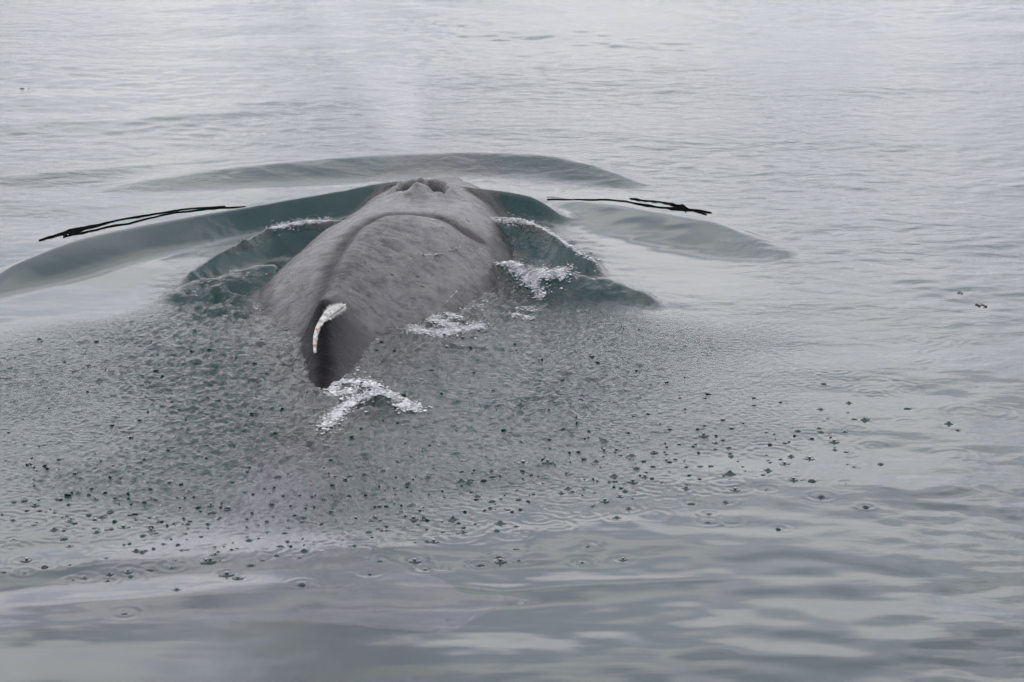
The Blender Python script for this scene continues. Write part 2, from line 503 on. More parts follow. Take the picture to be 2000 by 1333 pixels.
_foam("white foam curling off the tail stock beside the dorsal fin", [
    ([(644, 748), (680, 744), (720, 752), (755, 770), (790, 790), (818, 802)], 7, 1500), ([(735, 765), (700, 775), (670, 792), (645, 812), (632, 828)], 8, 1300),
    ([(648, 752), (655, 768), (690, 764)], 9, 420), ([(770, 788), (812, 802)], 6, 220)])
_foam("white foam along the far crest right of the whale", [
    ([(945, 430), (975, 433), (1005, 432), (1040, 437)], 5, 700), ([(1030, 435), (1062, 446), (1088, 463), (1115, 482), (1135, 496)], 2.5, 420), ([(1135, 492), (1165, 508)], 8, 130)], (.005, .016))
_foam("thick white foam spilling against the right flank of the whale", [
    ([(972, 512), (995, 517), (1015, 524)], 5, 500), ([(1010, 528), (1045, 534), (1080, 532), (1105, 524)], 9, 1700), ([(1022, 545), (1050, 555)], 9, 500), ([(1050, 560), (1055, 585)], 7, 260)])
_foam("scattered white foam flecks low on the right flank", [
    ([(800, 612), (850, 622), (890, 640)], 13, 650), ([(800, 640), (860, 650), (940, 635)], 12, 420), ([(1000, 615), (1040, 622)], 5, 200), ([(870, 612), (905, 618)], 7, 220), ([(1015, 605), (1050, 600)], 6, 120), ([(800, 608), (755, 640), (715, 690), (692, 735)], 4, 110), ([(950, 560), (945, 590), (900, 605)], 5, 120)], (.005, .016))
_foam("thin line of white foam at the left shoulder of the whale", [([(530, 446), (560, 441), (590, 437), (640, 432)], 4.5, 1200)], (.005, .014))
_foam("sparse white flecks in the churned water at the left flank", [
    ([(500, 603), (525, 608)], 5, 160), ([(350, 575), (400, 552), (450, 545)], 9, 60), ([(480, 545), (505, 530)], 8, 90), ([(520, 612), (550, 636), (572, 668), (576, 720)], 4, 110), ([(440, 600), (500, 625)], 12, 50), ([(410, 560), (430, 555)], 6, 50)], (.004, .011))

# drops that have just hit the surface: (x, y, radius, rings, strength)
drops = []


def scatter_drops():
    n = 0
    while n < 480:
        u, v = rng.uniform(-60, 1960), rng.uniform(600, 1090)
        low = np.interp(u, LOW[:, 0], LOW[:, 1])
        upp = np.interp(u, UPP[:, 0], UPP[:, 1])
        if v > low + 30 or v < upp + 20:
            continue
        edge = math.exp(-((v - low + 45) / 75) ** 2)
        pr = (0.16 + 0.9 * edge) * (1 - smooth((u - 1250) / 650) * .8)
        if rng.random() > pr:
            continue
        x, y = px2w(u, v)
        drops.append((float(x), float(y), rng.uniform(.05, .16) if rng.random() < .75 else rng.uniform(.16, .3), rng.integers(1, 3), rng.uniform(.5, 1.1)))
        n += 1
    for u, v, k in SOLO:
        x, y = px2w(u, v)
        drops.append((float(x), float(y), rng.uniform(.07, .13), 1, rng.uniform(.5, 1.2)))
    # single rings one can make out on the calm side
    for u, v, r in [(1862, 890, .21), (1890, 803, .25), (1940, 803, .2), (1775, 826, .13), (1635, 747, .13), (1570, 715, .14), (1690, 719, .11), (1705, 868, .13), (1555, 858, .14),
                    (1700, 687, .13), (1780, 608, .2), (1870, 720, .12), (1965, 730, .12), (28, 1026, .19), (23, 1070, .09), (190, 635, .17), (1515, 882, .13), (1500, 920, .14),
                    (1330, 950, .11), (1280, 1008, .08), (925, 1030, .09), (1085, 1042, .09), (970, 1031, .07), (980, 895, .18), (340, 890, .16), (290, 882, .14), (170, 785, .16),
                    (240, 790, .16), (1100, 1006, .1), (50, 1095, .1), (985, 1000, .15), (1210, 800, .2), (1300, 838, .12), (1605, 690, .12), (1580, 850, .17), (1620, 828, .13)]:
        x, y = px2w(u, v)
        drops.append((float(x), float(y), r, 2, rng.uniform(.35, .8)))


scatter_drops()


def build_water():
    # one sheet: dense where the photograph looks, stretching out to the horizon
    el_hi, el_lo = 6.4, 21.2
    v = np.linspace(0, 1, 1050)
    ang = np.radians(el_lo + (el_hi - el_lo) * v)
    yd = CAM_Z / np.tan(ang)
    ynear = np.concatenate([np.linspace(-400, -20, 8), np.linspace(-10, yd[0] - .15, 70)])
    yfar = yd[-1] + np.geomspace(.25, 4000, 90)
    ys = np.concatenate([ynear, yd, yfar])
    ud = np.linspace(-1.16, 1.16, 1080)
    ux = 1.16 + np.geomspace(.004, 300, 60)
    us = np.concatenate([-ux[::-1], ud, ux])
    w = 0.1735 * np.sqrt(np.maximum(ys, 0) ** 2 + 8.0 ** 2) + .05
    X = (us[None, :] * w[:, None]).ravel()
    Y = np.repeat(ys, len(us))
    nr, nc = len(ys), len(us)
    broken, patter, calm, u, vv = fields(X, Y)
    rad = np.hypot(X, Y - 28)
    fade = np.exp(-(rad / 60) ** 2)
    Z = crest_height(X, Y)
    t1 = sample(T1, T1C, X, Y)
    t1b = sample(T1, T1C, X * .55 + 3, Y * .55 + 9)
    t2 = sample(T2, T2C, X, Y)
    Z += fade * broken * (0.012 * t1 + 0.007 * t1b)
    Z += fade * patter * (0.0032 * t2 + 0.0012 * t1)
    Z += fade * broken * 0.0030 * t2
    Z += fade * calm * (0.0034 * sample(T3, T3C, X, Y)) * (0.45 + 0.55 * smooth(sample(T5, .1, X * .3, Y * .3) + .5)) * np.maximum(.35 + .65 * smooth((700 - vv) / 500), .9 * smooth((u - 1550) / 300))
    Z += np.exp(-(rad / 200) ** 2) * 0.0085 * sample(T4, T4C, X, Y) * (1 - .5 * patter)
    fg = (1 - np.clip(patter + broken, 0, 1)) * smooth((vv - 620) / 250) * (.18 + .82 * smooth((u - 900) / 900)) * fade + 1.7 * np.exp(-((u - 1300) / 130) ** 2 - ((vv - 462) / 30) ** 2) * (Y > 8)
    Z += fg * 0.0030 * sample(T6, T6C, X, Y) * (.3 + .7 * smooth(.5 + .6 * sample(T5, .1, X * .6 + 7, Y * .35)))
    Zg = Z.reshape(nr, nc)
    Xg, Yg = X.reshape(nr, nc), Y.reshape(nr, nc)
    for (dx, dy, r, k, s) in drops:
        lam = 0.085 if r < .2 else .1
        ext = r + lam * 1.5
        i0, i1 = np.searchsorted(ys, dy - ext), np.searchsorted(ys, dy + ext)
        wm = 0.1735 * math.hypot(dy, 8) + .05
        j0, j1 = np.searchsorted(us, (dx - ext) / wm - .01), np.searchsorted(us, (dx + ext) / wm + .01)
        if i1 <= i0 or j1 <= j0:
            continue
        rr = np.hypot(Xg[i0:i1, j0:j1] - dx, Yg[i0:i1, j0:j1] - dy)
        env = np.exp(-((rr - r * .72) / (lam * .62 * k)) ** 2)
        Zg[i0:i1, j0:j1] += 0.0017 * s * env * np.cos(2 * np.pi * (rr - r) / lam) * (.65 + .35 * np.cos(np.arctan2(Yg[i0:i1, j0:j1] - dy, Xg[i0:i1, j0:j1] - dx) * 1 + dx * 37))
    Z = Zg.ravel()
    uz, vz = w2px(X, np.maximum(Y, 8), Z)
    foam = np.zeros(len(X), np.float32)
    for _, strokes, _ in FOAM:
        for pl, wd, n in strokes:
            pl = np.array(pl, float)
            wd2 = wd * 1.25
            sel = np.where((Y > 15) & (uz > pl[:, 0].min() - 3 * wd2) & (uz < pl[:, 0].max() + 3 * wd2) & (vz > pl[:, 1].min() - 3 * wd2) & (vz < pl[:, 1].max() + 3 * wd2))[0]
            best = np.full(len(sel), 1e9)
            for a, b in zip(pl[:-1], pl[1:]):
                ab = b - a
                t = np.clip(((uz[sel] - a[0]) * ab[0] + (vz[sel] - a[1]) * ab[1]) / (ab @ ab), 0, 1)
                best = np.minimum(best, np.hypot(uz[sel] - a[0] - t * ab[0], (vz[sel] - a[1] - t * ab[1]) * 1.4))
            foam[sel] = np.maximum(foam[sel], min(1, n / 450 + .15) * np.exp(-(best / wd2) ** 2))
    V = np.stack([X, Y, Z], 1)
    idx = np.arange(nr * nc).reshape(nr, nc)
    q = np.stack([idx[:-1, :-1], idx[:-1, 1:], idx[1:, 1:], idx[1:, :-1]], -1).reshape(-1, 4)
    # close the body of water underneath with a deep cone
    loop = np.concatenate([idx[0, ::-1], idx[1:, 0], idx[-1, 1:], idx[-2:0:-1, -1]])
    apex = len(V)
    V = np.concatenate([V, [[0, 30, -120.0]]])
    nxt = np.roll(loop, -1)
    me = bpy.data.meshes.new("water")
    nq, nt_ = len(q), len(loop)
    tri = np.stack([loop, nxt, np.full(nt_, apex)], 1)
    li = np.concatenate([q.ravel(), tri.ravel()]).astype(np.int32)
    ls = np.concatenate([np.arange(nq) * 4, nq * 4 + np.arange(nt_) * 3]).astype(np.int32)
    me.vertices.add(len(V)); me.vertices.foreach_set("co", V.astype(np.float32).ravel())
    me.loops.add(len(li)); me.loops.foreach_set("vertex_index", li)
    me.polygons.add(len(ls)); me.polygons.foreach_set("loop_start", ls)
    me.update(calc_edges=True)
    sm = np.ones(len(ls), bool); sm[nq:] = False
    me.polygons.foreach_set("use_smooth", sm)
    me.materials.append(M_water)
    o = bpy.data.objects.new("water", me)
    C.objects.link(o)
    attr(o, "chop", np.append(np.clip(.62 * patter ** 1.2 + .5 * broken, 0, 1) * fade, 0))
    attr(o, "foam", np.append(foam, 0))
    attr(o, "ripple", np.append(calm * (.25 + 1.0 * smooth(.5 + .45 * sample(T5, .1, X * .22 + 5, Y * .16))) * np.exp(-(rad / 700) ** 2) * (.25 + .75 * smooth((820 - vv) / 500)), 0))
    tag(o, "grey green sea surface with waves, rings and patter of drops round the whale", "water", kind="structure")
    return ys, us, Zg


YS, US, ZG = build_water()


def wz(x, y):
    """height of the water at x, y"""
    x, y = np.asarray(x, float), np.asarray(y, float)
    uu = x / (0.1735 * np.sqrt(np.maximum(y, 0) ** 2 + 64) + .05)
    i = np.clip(np.searchsorted(YS, y) - 1, 0, len(YS) - 2)
    j = np.clip(np.searchsorted(US, uu) - 1, 0, len(US) - 2)
    a = np.clip((y - YS[i]) / (YS[i + 1] - YS[i]), 0, 1); b = np.clip((uu - US[j]) / (US[j + 1] - US[j]), 0, 1)
    return (ZG[i, j] * (1 - b) + ZG[i, j + 1] * b) * (1 - a) + (ZG[i + 1, j] * (1 - b) + ZG[i + 1, j + 1] * b) * a


def march(u, v, fn, top=.6, bot=-.15, n=220):
    """first point where the sight line meets a height function"""
    u, v = np.atleast_1d(np.asarray(u, float)), np.atleast_1d(np.asarray(v, float))
    res = np.full(len(u), bot); done = np.zeros(len(u), bool)
    for z in np.linspace(top, bot, n):
        x, y = px2w(u, v, z)
        hit = (~done) & (fn(x, y) >= z)
        res[hit] = z; done |= hit
    return px2w(u, v, res)


# ------------------------------------------------------------------ the whale
#  y: cx, half width, centre z, top z, bottom z
ST = np.array([
    (36.6, -.72, .10, -.62, -.56, -.72), (36.2, -.74, .32, -.62, -.42, -.95), (35.4, -.78, .56, -.6, -.26, -1.25), (34.4, -.81, .76, -.55, -.10, -1.5),
    (33.3, -.84, .90, -.5, .06, -1.7), (32.3, -.87, .98, -.5, .20, -1.85), (31.5, -.89, 1.02, -.5, .30, -1.9), (30.9, -.91, 1.06, -.5, .36, -1.95),
    (30.2, -.96, 1.13, -.5, .43, -2.0), (29.4, -1.05, 1.22, -.5, .51, -2.0), (28.7, -1.15, 1.28, -.5, .52, -2.0), (28.0, -1.30, 1.28, -.5, .43, -1.95),
    (27.4, -1.38, 1.18, -.5, .29, -1.85), (26.8, -1.46, .98, -.5, .08, -1.75), (26.2, -1.53, .74, -.52, .02, -1.6), (25.8, -1.55, .58, -.53, .01, -1.5), (25.4, -1.56, .48, -.55, .0, -1.4),
    (25.1, -1.56, .45, -.58, -.03, -1.35), (24.8, -1.57, .43, -.58, -.07, -1.3), (24.5, -1.58, .40, -.58, -.06, -1.2), (24.0, -1.61, .36, -.58, -.08, -1.1), (23.0, -1.70, .36, -.58, -.20, -1.0), (22.2, -1.78, .32, -.66, -.42, -.95), (21.6, -1.84, .30, -.72, -.57, -.86)])
#  dorsal ridge: y, x offset from centre, height, spread
RG = np.array([(36, 0, 0, .3), (29.4, -.02, .0, .35), (28.8, -.10, .05, .33), (28.2, -.16, .12, .30), (27.6, -.20, .20, .27), (27.0, -.22, .29, .25), (26.5, -.19, .35, .21),
               (26.1, -.14, .41, .18), (25.85, -.10, .41, .17), (25.6, -.08, .34, .165), (25.3, -.06, .24, .17), (24.95, -.03, .15, .18), (24.55, 0, .06, .18), (24.3, 0, .03, .16), (23.5, 0, .03, .14), (22.2, 0, .02, .12), (19, 0, 0, .1)])


def cr(y, tab, c):
    o = np.argsort(tab[:, 0])
    xs = np.linspace(tab[o, 0][0], tab[o, 0][-1], 400)
    v = np.interp(xs, tab[o, 0], tab[o, c])
    k = np.hanning(19); k /= k.sum()
    vp = np.concatenate([v[0] + (v[0] - v[1]) * np.arange(9, 0, -1), v, v[-1] + (v[-1] - v[-2]) * np.arange(1, 10)])
    return np.interp(y, xs, np.convolve(vp, k, "valid"))


CREASE = [(606, 650, .08), (618, 600, .22), (634, 545, .36), (656, 495, .46), (690, 452, .5), (740, 428, .53), (800, 418, .54), (860, 424, .5), (910, 440, .45), (955, 462, .32), (1000, 492, .15)]
CRX, CRY = px2w([c[0] for c in CREASE], [c[1] for c in CREASE], [c[2] for c in CREASE])
# dense crease line
_t = np.linspace(0, len(CREASE) - 1, 160)
CRX, CRY = np.interp(_t, np.arange(len(CREASE)), CRX), np.interp(_t, np.arange(len(CREASE)), CRY)

BH = [px2w(804, 366, .38), px2w(847, 368, .38)]      # the two nostrils


def build_whale():
    root = bpy.data.objects.new("whale", None)
    C.objects.link(root)
    root.location = (-1.2, 28, 0)
    root.empty_display_size = .5
    tag(root, "grey humpbacked whale surfacing and swimming away, its back and blowholes above water", "whale")
    na = 240
    phi = np.linspace(0, 2 * np.pi, na, endpoint=False)
    ysb = np.linspace(36.6, 21.6, 560)
    rows, pal, wrk, fld, bld, mat_ = [], [], [], [], [], []
    for y in ysb:
        cx, w, zc, zt, zb = [float(cr(y, ST, c)) for c in range(1, 6)]
        off, rh, rs = [float(cr(y, RG, c)) for c in range(1, 4)]
        c, s = np.cos(phi), np.sin(phi)
        x = cx + w * np.sign(c) * np.abs(c) ** .92
        z = np.where(s > 0, zc + (zt - zc) * np.abs(s) ** 1.0, zc - (zc - zb) * np.abs(s) ** .9)
        up = smooth((s - .15) / .4)
        dxr = x - cx - off
        # ridge: sharper on its left, long shoulder on its right
        prof = np.where(dxr < 0, np.exp(-(dxr / (rs * .85)) ** 2), np.exp(-(np.abs(dxr) / (rs * 1.35)) ** 1.7))
        z = z + up * rh * prof
        yy = np.full(na, y)
        pit = np.zeros(na)
        # splash guard: a raised rim round the nostrils
        for k, (bx, by) in enumerate(BH):
            d = np.hypot((x - bx) / .15, (yy - by) / .34)
            z = z + up * .065 * np.exp(-(d / 1.5) ** 4)
        mx_, my_ = (BH[0][0] + BH[1][0]) / 2, (BH[0][1] + BH[1][1]) / 2
        dd = np.hypot((x - mx_) / .40, (yy - my_ - .25) / .75)
        z = z + up * .055 * np.exp(-(dd / 1.0) ** 4) + up * .016 * sample(T1, T1C, x * 1.4, yy * .8 + 5) * np.exp(-(dd / 1.1) ** 2)
        for k, (bx, by) in enumerate(BH):
            sl = (-.16 if k == 0 else .16)
            d = np.hypot((x - bx - sl * (by - yy)) / (.125 if k == 0 else .10), (yy - by) / .30)
            z = z - up * .24 * np.exp(-d ** 4)
            pit = np.maximum(pit, np.exp(-(d / 1.02) ** 6))
        z = z - up * .035 * np.exp(-(((x - mx_) / .03) ** 2) - ((yy - my_) / .3) ** 2)
        # neck fold behind the blowholes
        z = z + up * .022 * np.exp(-((yy - my_ + .52) / .2) ** 2) * np.exp(-((x - mx_) / .5) ** 4)
        # the long crease
        dcr = np.min(np.hypot(x[:, None] - CRX[None], (yy[:, None] - CRY[None]) * .8), 1)
        ci = np.argmin(np.hypot(x[:, None] - CRX[None], (yy[:, None] - CRY[None]) * .8), 1)
        amp = (.05 + .055 * smooth((75 - ci) / 35)) * smooth((160 - ci) / 30.0) * smooth(ci / 12 + .5)
        z = z - up * amp * np.exp(-(dcr / (.075 + .05 * smooth((70 - ci) / 40))) ** 2)
        # low muscular undulation
        z = z + up * (.012 * sample(T5, .1, x * 2.2, yy * 1.6) + .0035 * sample(T1, T1C, x * .8 + 2, yy * .9))
        rg = smooth((28.9 - y) / .5) * smooth((y - 26.3) / .5) * np.exp(-((dxr - .10) / .30) ** 2)
        z = z + up * rg * .0045 * np.sin(2 * np.pi * (yy * 1.0 - .35 * (dxr - .1) ** 2 + .06 * sample(T5, .1, x * 1.5, yy * 1.2)) / .115)
        rows.append(np.stack([x, yy, z], 1))
        p = np.zeros(na)
        p = np.maximum(p, up * np.exp(-((dxr - .03) / .06) ** 2) * smooth((26.35 - y) / .15) * smooth((y - 25.85) / .1))
        fld.append(up * smooth((160 - ci) / 30.0) * np.exp(-(dcr / .11) ** 2))
        mat_.append(np.maximum(pit * up, smooth((26.75 - y) / .8) * (.65 + .35 * np.exp(-(dxr / .25) ** 2))))  # painted shade: nostril pits, and the rear turned to the camera
        bld.append(np.full(na, float(smooth((23.5 - y) / 1.5))))
        pal.append(p * 0)
        wrk.append(up * np.exp(-((dxr - .12) / .38) ** 2) * smooth((28.9 - y) / .5) * smooth((y - 24.0) / 1))
    # flukes: the same skin spread sideways into two blades
    nf = 70
    for q in np.linspace(0.02, 1, nf):
        c, s = np.cos(phi), np.sin(phi)
        half = .30 + (2.12 - .30) * smooth(q / .55)
        dx = half * np.sign(c) * np.abs(c) ** .9
        a = np.abs(dx) / 2.0
        ylead = 21.6 - 1.75 * np.clip((np.abs(dx) - .3) / 1.7, 0, 1) ** 1.25
        ytrail = 19.5 + .10 * np.sin(np.clip(np.abs(dx) / 2.1, 0, 1) * 5.0) - .42 * np.clip(a, 0, 1) ** .7 + .12 * np.exp(-(dx / .12) ** 2) + .10 * np.clip(a - .6, 0, 1)
        ytrail = ytrail + (ylead - ytrail) * smooth((a - .74) / .27) * .85
        y = ylead * (1 - q) + ytrail * q
        th = (.155 * (1 - q) ** .8 * (1 - .55 * a) + .008)
        z = -.78 - .03 * q + .08 * a ** 2 + th * np.sign(s) * np.abs(s) ** .8
        x = -1.85 - .10 * q + dx
        rows.append(np.stack([x, y, z], 1))
        p = np.zeros(na)
        right = dx > 1.0
        p = .40 * np.where(right, np.maximum(np.exp(-((a - 1.0) / .035) ** 2), .9 * np.exp(-((q - 0) / .06) ** 2) * (a > .7)), 0)
        p = np.maximum(p, .6 * np.exp(-((dx - 1.82) / .03) ** 2 - ((y - 19.95) / .18) ** 2))
        p = np.maximum(p, .45 * np.exp(-((dx - 1.72) / .14) ** 2 - ((q - .96) / .05) ** 2))
        pal.append(p)
        wrk.append(np.zeros(na)); fld.append(np.zeros(na)); bld.append(np.ones(na)); mat_.append(np.zeros(na))
    V = np.concatenate(rows)
    V[:, 0] += 1.2; V[:, 1] -= 28
    n = len(rows)
    idx = np.arange(n * na).reshape(n, na)
    a = idx[:-1]; b = idx[1:]
    q = np.stack([a, b, np.roll(b, -1, 1), np.roll(a, -1, 1)], -1).reshape(-1, 4)
    caps = [list(map(int, idx[0])), list(map(int, idx[-1][::-1]))]
    me = bpy.data.meshes.new("body")
    li = np.concatenate([q.ravel()] + [np.array(cp) for cp in caps]).astype(np.int32)
    ls = np.concatenate([np.arange(len(q)) * 4, [len(q) * 4, len(q) * 4 + na]]).astype(np.int32)
    me.vertices.add(len(V)); me.vertices.foreach_set("co", V.astype(np.float32).ravel())
    me.loops.add(len(li)); me.loops.foreach_set("vertex_index", li)
    me.polygons.add(len(ls)); me.polygons.foreach_set("loop_start", ls)
    me.update(calc_edges=True)
    me.polygons.foreach_set("use_smooth", np.ones(len(ls), bool))
    me.materials.append(M_skin)
    o = bpy.data.objects.new("body", me)
    C.objects.link(o); o.parent = root
    attr(o, "pale", np.concatenate(pal)); attr(o, "wrinkle", np.concatenate(wrk)); attr(o, "fold", np.concatenate(fld)); attr(o, "painted_shade", np.concatenate(mat_)); attr(o, "blade", np.concatenate(bld))
    body = np.concatenate(rows)
    c = .03
    gx, gy = ((body[:, 0] + 4) / c).astype(int), ((body[:, 1] - 18) / c).astype(int)
    ras = np.full((700, 260), -9.0)
    np.maximum.at(ras, (np.clip(gy, 0, 699), np.clip(gx, 0, 259)), body[:, 2])
    fill = ras.copy()
    for dy in (-1, 0, 1):
        for dx in (-1, 0, 1):
            fill = np.maximum(fill, np.roll(np.roll(ras, dy, 0), dx, 1))
    ras = np.where(ras < -5, fill, ras)

    def top(x, y):
        x, y = np.asarray(x, float), np.asarray(y, float)
        return ras[np.clip(((y - 18) / c).astype(int), 0, 699), np.clip(((x + 4) / c).astype(int), 0, 259)]
    return root, body, top


WHALE, BODY, body_top = build_whale()



def tube(pts, radii, flat=1.0, seg=10, jitter=0.0, r=rng):
    """a tapered tube along points; flat squashes it in z"""
    pts = np.asarray(pts, float)
    n = len(pts)
    V, F = [], []
    tan = np.gradient(pts, axis=0)
    for i in range(n):
        t = tan[i] / (np.linalg.norm(tan[i]) + 1e-9)
        a = np.cross(t, (0, 0, 1.0)); a /= np.linalg.norm(a) + 1e-9
        b = np.cross(a, t)
        for k in range(seg):
            w = 2 * math.pi * k / seg
            rr = radii[i] * (1 + jitter * r.uniform(-1, 1))
            V.append(pts[i] + a * math.cos(w) * rr + b * math.sin(w) * rr * flat)
    for i in range(n - 1):
        for k in range(seg):
            F.append((i * seg + k, i * seg + (k + 1) % seg, (i + 1) * seg + (k + 1) % seg, (i + 1) * seg + k))
    F.append(tuple(range(seg))[::-1]); F.append(tuple((n - 1) * seg + k for k in range(seg)))
    return V, F


def dense(a, n):
    a = np.asarray(a, float)
    d = np.concatenate([[0], np.cumsum(np.hypot(*np.diff(a[:, :2], axis=0).T) + 1e-6)])
    t = np.linspace(0, d[-1], n)
    return np.stack([np.interp(t, d, a[:, i]) for i in range(a.shape[1])], 1)


def part(name, V, F, mat, parent, label=None):
    o = mesh_obj(name, np.asarray(V) - np.array(WHALE.location), F, mat, WHALE)
    o.parent = parent
    if label: o["label"] = label
    return o


# the worn white edge of the dorsal fin, hooked over the ridge
FINP = dense([(676, 592, .006), (664, 597, .034), (652, 603, .047), (640, 612, .047), (628, 626, .036), (620, 640, .028), (616, 655, .024), (615, 672, .022), (615, 690, .014)], 40)
fx, fy = march(FINP[:, 0], FINP[:, 1], body_top, .8, -.1, 300)
fz = np.convolve(np.pad(body_top(fx, fy), 3, "edge"), np.ones(7) / 7, "valid")
fx, fy = px2w(FINP[:, 0], FINP[:, 1], fz)
fy = np.convolve(np.pad(fy, 3, "edge"), np.ones(7) / 7, "valid")
fpts = np.stack([fx, fy, fz - FINP[:, 2] * .42], 1)
FINP = np.concatenate([FINP, FINP[:, 2:3]], 1)
V, F = tube(fpts, FINP[:, 3] * .8, .75, 14, .05)
body_o = [c for c in WHALE.children if c.name == "body"][0]
_co = BODY
_sel = np.where((_co[:, 1] > 25) & (_co[:, 1] < 27) & (_co[:, 2] > 0))[0]
_pv = np.zeros(len(_co)); body_o.data.attributes["pale"].data.foreach_get("value", (_pl := np.zeros(len(_co), np.float32)))
_d = np.sqrt(((_co[_sel, None, :] - fpts[None]) ** 2).sum(-1)); _k = _d.argmin(1)
_pl[_sel] = np.maximum(_pl[_sel], .75 * np.exp(-(_d.min(1) / np.interp(_k, [0, 8, 20, 39], [.05, .075, .04, .025])) ** 2))
body_o.data.attributes["pale"].data.foreach_set("value", _pl)
fin = part("dorsal_fin", V, F, M_fin, WHALE, "worn white edge of the low dorsal fin")
for (k0, r) in [(24, .013), (34, .015)]:
    x, y, z = fpts[k0]
    th = np.linspace(0, 2 * np.pi, 12, endpoint=False)
    V, F = [], []
    for i, (k, d) in enumerate([(0.001, 1.2), (.5, 1.15), (.85, 1.0), (1.05, .7), (1.1, .2)]):
        for a in th:
            V.append((x + math.cos(a) * r * k, y - .006 - .020 * d, z + .006 + math.sin(a) * r * .9 * k))
    for i in range(4):
        for k in range(12):
            F.append((i * 12 + k, i * 12 + (k + 1) % 12, i * 12 + 12 + (k + 1) % 12, i * 12 + 12 + k))
    g = part("algae_spot", V, F, M_rust, fin, "rust orange spot")

# nostrils: dark linings sunk in the pits
HOLE_Z = float(body_top(BH[0][0] - .3, BH[0][1])) - .02
print("hole", HOLE_Z, [float(body_top(*b)) for b in BH])
for k, (bx, by) in enumerate(BH):
    sl = -.16 if k == 0 else .16
    pts = [(bx + sl * (-t), by + t, HOLE_Z + .05 * (t / .2)) for t in np.linspace(-.2, .2, 9)]
    V, F = tube(pts, [.02, .06, .075, .085, .088, .085, .075, .06, .02], .6, 12)
    part("blowhole", V, F, M_hole, WHALE)

# pale scratches on the right flank
for P in [[(782, 488), (800, 494), (820, 499), (845, 500), (866, 496)], [(880, 490), (892, 487), (902, 483)], [(866, 598), (880, 584), (892, 570)]]:
    P = dense(P, 14)
    sx, sy = march(P[:, 0], P[:, 1], body_top, .8, -.1, 300)
    sz = body_top(sx, sy) + .004
    pts = np.stack([sx, sy, np.convolve(np.pad(sz, 1, "edge"), np.ones(3) / 3, "valid") - .004], 1)
    V, F = tube(pts, [.007 * rng.choice([1.0, .7, .3]) for _ in pts], .5, 6, .4)
    part("scratch_mark", V, F, M_fin, WHALE)

# ------------------------------------------------------------------ foam
def ico():
    p = (1 + 5 ** .5) / 2
    v = np.array([(-1, p, 0), (1, p, 0), (-1, -p, 0), (1, -p, 0), (0, -1, p), (0, 1, p), (0, -1, -p), (0, 1, -p), (p, 0, -1), (p, 0, 1), (-p, 0, -1), (-p, 0, 1)], float)
    v /= np.linalg.norm(v[0])
    f = np.array([(0, 11, 5), (0, 5, 1), (0, 1, 7), (0, 7, 10), (0, 10, 11), (1, 5, 9), (5, 11, 4), (11, 10, 2), (10, 7, 6), (7, 1, 8), (3, 9, 4), (3, 4, 2), (3, 2, 6), (3, 6, 8), (3, 8, 9), (4, 9, 5), (2, 4, 11), (6, 2, 10), (8, 6, 7), (9, 8, 1)])
    return v, f


IV, IF = ico()


def blobs(name, P, S, mat, flat=.6, lift=.2, zs=None):
    """one mesh of many small rounded lumps lying on the water"""
    n = len(P)
    P = np.asarray(P, float); S = np.asarray(S, float)
    z = wz(P[:, 0], P[:, 1]) if zs is None else zs
    jit = 1 + .35 * rng.standard_normal((n, 12, 1))
    st = np.stack([rng.uniform(.8, 1.8, n), rng.uniform(.8, 1.6, n), np.full(n, flat)], 1)
    V = IV[None] * jit * st[:, None, :] * S[:, None, None]
    a = rng.uniform(0, 6.28, n); c, s_ = np.cos(a)[:, None], np.sin(a)[:, None]
    x, y = V[..., 0] * c - V[..., 1] * s_, V[..., 0] * s_ + V[..., 1] * c
    V = np.stack([x + P[:, 0:1], y + P[:, 1:2], V[..., 2] + (z + lift * S)[:, None]], -1).reshape(-1, 3)
    Fc = (IF[None] + 12 * np.arange(n)[:, None, None]).reshape(-1, 3)
    return mesh_obj(name, V, Fc, mat)


def surf(u, v, it=5):
    """point of the photograph on the wavy water"""
    x, y = march(u, v, wz)
    return (float(x[0]), float(y[0])) if np.ndim(u) == 0 else (x, y)


def foam_patch(label, strokes, size=(.006, .02)):
    """strokes: (polyline in the photograph, half width, count)"""
    Px, S = [], []
    for pl, wdt, n in strokes:
        d = dense(pl, 200)
        n = int(n * 1.6)
        t = rng.integers(0, 200, n)
        cl = np.cumsum(rng.standard_normal(200)) * .12
        u = d[t, 0] + rng.normal(0, 1.0, n) * wdt * .9
        v = d[t, 1] + (rng.normal(0, .45, n) + cl[t] * .3) * wdt
        far = rng.random(n) < .16
        u = np.where(far, u + rng.normal(0, 2.2, n) * wdt, u); v = np.where(far, v + rng.normal(0, 1.1, n) * wdt, v)
        # clumping: keep where a noise is high
        x, y = surf(u, v)
        q = sample(T1, T1C, x * 1.3, y * 1.0)
        k = q > rng.uniform(-2.2, .9, n)
        Px.append(np.stack([x, y], 1)[k])
        S.append(.62 * rng.uniform(size[0], size[1], k.sum()) * (.6 + .8 * rng.random(k.sum()) ** 3))
    o = blobs("foam", np.concatenate(Px), np.concatenate(S), M_foam, .4, .05)
    tag(o, label, "foam", kind="stuff")


for _lab, _st, _sz in FOAM:
    foam_patch(_lab, _st, _sz)

